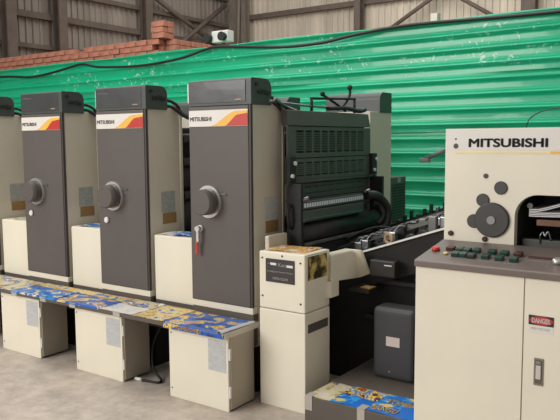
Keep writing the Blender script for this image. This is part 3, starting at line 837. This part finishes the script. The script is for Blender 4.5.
MB().box(.02, L_(PX1)-.02, .58, .6, PZ0, PZ1).build('rear_panel', M['beige'], dt)
MB().box(.02, L_(PX1)-.02, .05, .58, PZ1-.02, PZ1-.002).build('top_panel', M['beige'], dt)
for x in (.06, L_(PX1)-.12): MB().box(x, x+.06, .1, .5, 0, PZ0).build('leg', M['deep'], dt)
# round covers, holes and screws (px measured centres)
def disc(px, pz, r, d, name, m, n=32): return MB().cyl((L_(px), 0, pz), (L_(px), -d, pz), r, r*.97, n, min(.004, d*.3)).build(name, m, dt)
disc(-1.332, 1.602, .006, .002, 'bolt_hole', M['ink'], 12)
disc(-1.331, 1.566, .014, .003, 'bolt_hole', M['cover'], 16)
disc(-1.171, 1.415, .013, .004, 'plug_cap', M['cover'], 18)
disc(-1.093, 1.357, .034, .008, 'round_cover', M['cover'])
disc(-1.183, 1.292, .034, .008, 'round_cover', M['cover'])
disc(-1.228, 1.182, .036, .008, 'round_cover', M['cover'])
mn = disc(-1.134, 1.193, .090, .016, 'gear_cover', M['cover'], 44)
MB().cyl((L_(-1.134), -.016, 1.193), (L_(-1.134), -.022, 1.193), .021, n=24).build('hub_plate', M['greytext'], mn)
for px, pz in ((-1.35, 1.111), (-1.168, 1.093)):
    s_ = disc(px, pz, .014, .012, 'knob', M['maroon_btn'], 18)
# lever sticking out at the left
lv2 = MB()
lv2.tube([(.0, .04, 1.545), (-.06, .05, 1.527), (-.135, .05, 1.497)], .012, 8, sm=False)
lv2.box(-.165, -.105, .035, .06, 1.478, 1.502, .006)
lv2.build('lever', M['cap'], dt)

# paper in the recess: separate from the machine
ps = MB()
for k in range(5):
    ps.grid(lambda a, b, k=k: (-.965+.63*a, 3.50+.30*b, 1.222+.008*k+.050*max(0, min(1, a*4-.3))*(1 if k > 2 else .1)+.006*b), 16, 2, .005)
tag(ps.build('paper_stack', M['paper']), 'sheets of white paper feeding through the dark window of the white tower', 'paper')
tag(MB().box(-.93, -.31, 3.51, 3.60, 1.172, 1.202, .003).build('wooden_bar', M['brownbar']), 'brown wooden bar in the dark window of the white tower', 'bar')

# thin wire hoop over the tower
tag(MB().tube([(-1.02, 3.6, 1.65), (-1.0, 3.6, 1.705), (-.93, 3.6, 1.742), (-.82, 3.6, 1.752), (-.70, 3.6, 1.73), (-.62, 3.6, 1.65)], .003, 6).build('wire_hoop', M['cable']), 'thin wire hoop arching above the white delivery tower', 'wire')

# ------------------------------------------------------------------ control console
cs = thing('control_console', 'cream control console with sloping taupe button desk in front of the tower', 'control console', (-1.387, 3.1, 0))
CX1 = 1.35
def c_(x): return x+1.387
def dz(y): return 1.02+(y-0)*.157       # y local
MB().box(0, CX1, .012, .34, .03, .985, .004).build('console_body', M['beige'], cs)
MB().box(.03, CX1-.03, .04, .3, 0, .03).build('kick_base', M['trim'], cs)
d1 = MB().box(0, c_(-.867), 0, .012, .03, .985, .002).build('door', M['cream'], cs)
d2 = MB().box(c_(-.862), CX1, 0, .012, .03, .985, .002).build('door', M['cream'], cs)
dk = MB().prism([(-.012, .986), (-.012, 1.014), (-.004, 1.0195), (.352, dz(.352)), (.352, .986)], 'x', -.004, CX1, .003).build('desk', M['desk'], cs)
# danger sign
sg = MB().box(c_(-.842), c_(-.734), -.0012, .0, .742, .822).build('danger_sign', M['offwhite'], d2)
MB().box(c_(-.842), c_(-.734), -.002, -.0012, .778, .822).build('sign_header', M['ink'], sg)
MB().prism([(c_(-.788)+.050*math.cos(i*PI/14), .80+.019*math.sin(i*PI/14)) for i in range(28)], 'y', -.0026, -.002).build('red_oval', M['red'], sg)
lettering('DANGER', c_(-.828), c_(-.748), 0.7885, .8115, -.0028, M['brightwhite'], sg, bold=.035, depth=.0006)
lettering('HIGH VOLTAGE', c_(-.830), c_(-.750), .757, .768, -.0014, M['greytext'], sg, depth=.0006)
# recessed paddle latch
lt = MB().box(c_(-.813), c_(-.771), -.004, .0, .505, .630, .002).build('latch', M['handle_metal'], d2)
MB().box(c_(-.806), c_(-.778), -.0055, -.004, .515, .620).build('latch_recess', M['desk_edge'], lt)
MB().box(c_(-.803), c_(-.781), -.010, -.005, .535, .598, .002).build('paddle', M['chrome'], lt)
MB().box(c_(-.803), c_(-.781), -.009, -.005, .602, .616, .002).build('lock_tab', M['steel'], lt)
# buttons on the desk
slope = Matrix.Rotation(math.atan(.157), 4, 'X')
def button(x, y, m, w=.03, d=.03, h=.02, round_=False, name='button'):
    lx, ly = c_(x), y-3.1
    mt = Matrix.Translation((lx, ly, dz(ly))) @ slope
    b = MB()
    if round_:
        b.cyl((0, 0, 0), (0, 0, h), w/2, w/2*.9, 20, .002)
        bmesh.ops.transform(b.bm, matrix=mt, verts=b.bm.verts[:])
    else:
        b.box(-w/2, w/2, -d/2, d/2, -.001, h, .004, mtx=mt)
    return b.build(name, m, cs)
button(-1.355+.006, 3.256, M['red_btn'], .042, round_=True)
button(-1.281, 3.285, M['maroon_btn'], .042, .036)
button(-1.281, 3.214, M['yel_btn'], .026, round_=True, h=.010)
for x, y in ((-1.232, 3.28), (-1.192, 3.272), (-1.150, 3.285)): button(x, y, M['green_btn'], .037, .040)
button(-1.225, 3.205, M['green_btn'], .037, .040); button(-1.187, 3.206, M['green_btn'], .037, .040); button(-1.145, 3.202, M['grey_btn'], .038, .042)
for x, y, m in ((-1.073, 3.285, 'green_btn'), (-1.012, 3.282, 'green_btn'), (-.948, 3.285, 'maroon_btn'), (-1.080, 3.212, 'green_btn'), (-1.012, 3.205, 'green_btn'), (-.945, 3.205, 'green_btn')):
    button(x, y, M[m], .038, .040)
button(-.842, 3.28, M['maroon_btn'], .118, .022, .005, name='display_slot')
button(-.757, 3.222, M['chrome'], .045, h=.026, round_=True, name='dial_knob')
for x in (-.62, -.55, -.48): button(x, 3.25, M['green_btn'], .034, .034)
lm = MB()
for x0_, x1_, y in ((-1.30, -1.12, 3.242), (-1.10, -.92, 3.245), (-1.30, -1.12, 3.165), (-1.10, -.92, 3.165), (-.91, -.79, 3.235)):
    ly = y-3.1
    lm.box(-(x1_-x0_)/2, (x1_-x0_)/2, -.001, .001, 0, .0012, mtx=Matrix.Translation((c_((x0_+x1_)/2), ly, dz(ly))) @ slope)
for x in (-1.115, -.905, -.79):
    ly = .12
    lm.box(-.001, .001, -.06, .06, 0, .0012, mtx=Matrix.Translation((c_(x), ly, dz(ly))) @ slope)
lm.build('line_marking', M['greytext'], cs)

# ------------------------------------------------------------------ light
w = bpy.data.worlds.new('hall_light'); bpy.context.scene.world = w; w.use_nodes = True
nt = w.node_tree; bg = nt.nodes['Background']; bg.inputs['Strength'].default_value = .55
# hall daylight: brighter from the open side behind and left of the camera than from the right
tcw = nt.nodes.new('ShaderNodeTexCoord'); sp = nt.nodes.new('ShaderNodeSeparateXYZ'); nt.links.new(tcw.outputs['Generated'], sp.inputs[0])
mr = nt.nodes.new('ShaderNodeMapRange'); mr.inputs['From Min'].default_value = -1; mr.inputs['From Max'].default_value = 1
nt.links.new(sp.outputs['X'], mr.inputs['Value'])
rw = nt.nodes.new('ShaderNodeValToRGB')
rw.color_ramp.elements[0].color = (1.15, 1.12, 1.06, 1); rw.color_ramp.elements[1].color = (.44, .43, .41, 1)
nt.links.new(mr.outputs['Result'], rw.inputs['Fac']); nt.links.new(rw.outputs['Color'], bg.inputs['Color'])
def area(name, loc, target, size, sy, power, col=(1, .975, .93)):
    l = bpy.data.lights.new(name, 'AREA'); l.shape = 'RECTANGLE'; l.size = size; l.size_y = sy; l.energy = power; l.color = col
    o = bpy.data.objects.new(name, l); C.objects.link(o); o.location = loc
    o.rotation_euler = (Vector(target)-Vector(loc)).to_track_quat('-Z', 'Y').to_euler()
    return o
area('roof_light', (-5, 4.5, 7.0), (-4.5, 4.0, 0), 10, 5, 420)
area('front_left_fill', (-6.5, -4.0, 4.2), (-3.0, 3.3, .8), 5, 3.5, 480)  # added fill light from the front left, with no doorway behind it
area('back_roof_light', (-6, 11, 7.0), (-6, 13, 1.5), 10, 4, 330)
vs = bpy.context.scene.view_settings
vs.view_transform = 'Standard'; vs.look = 'None'; vs.exposure = 0.0; vs.gamma = 1.0
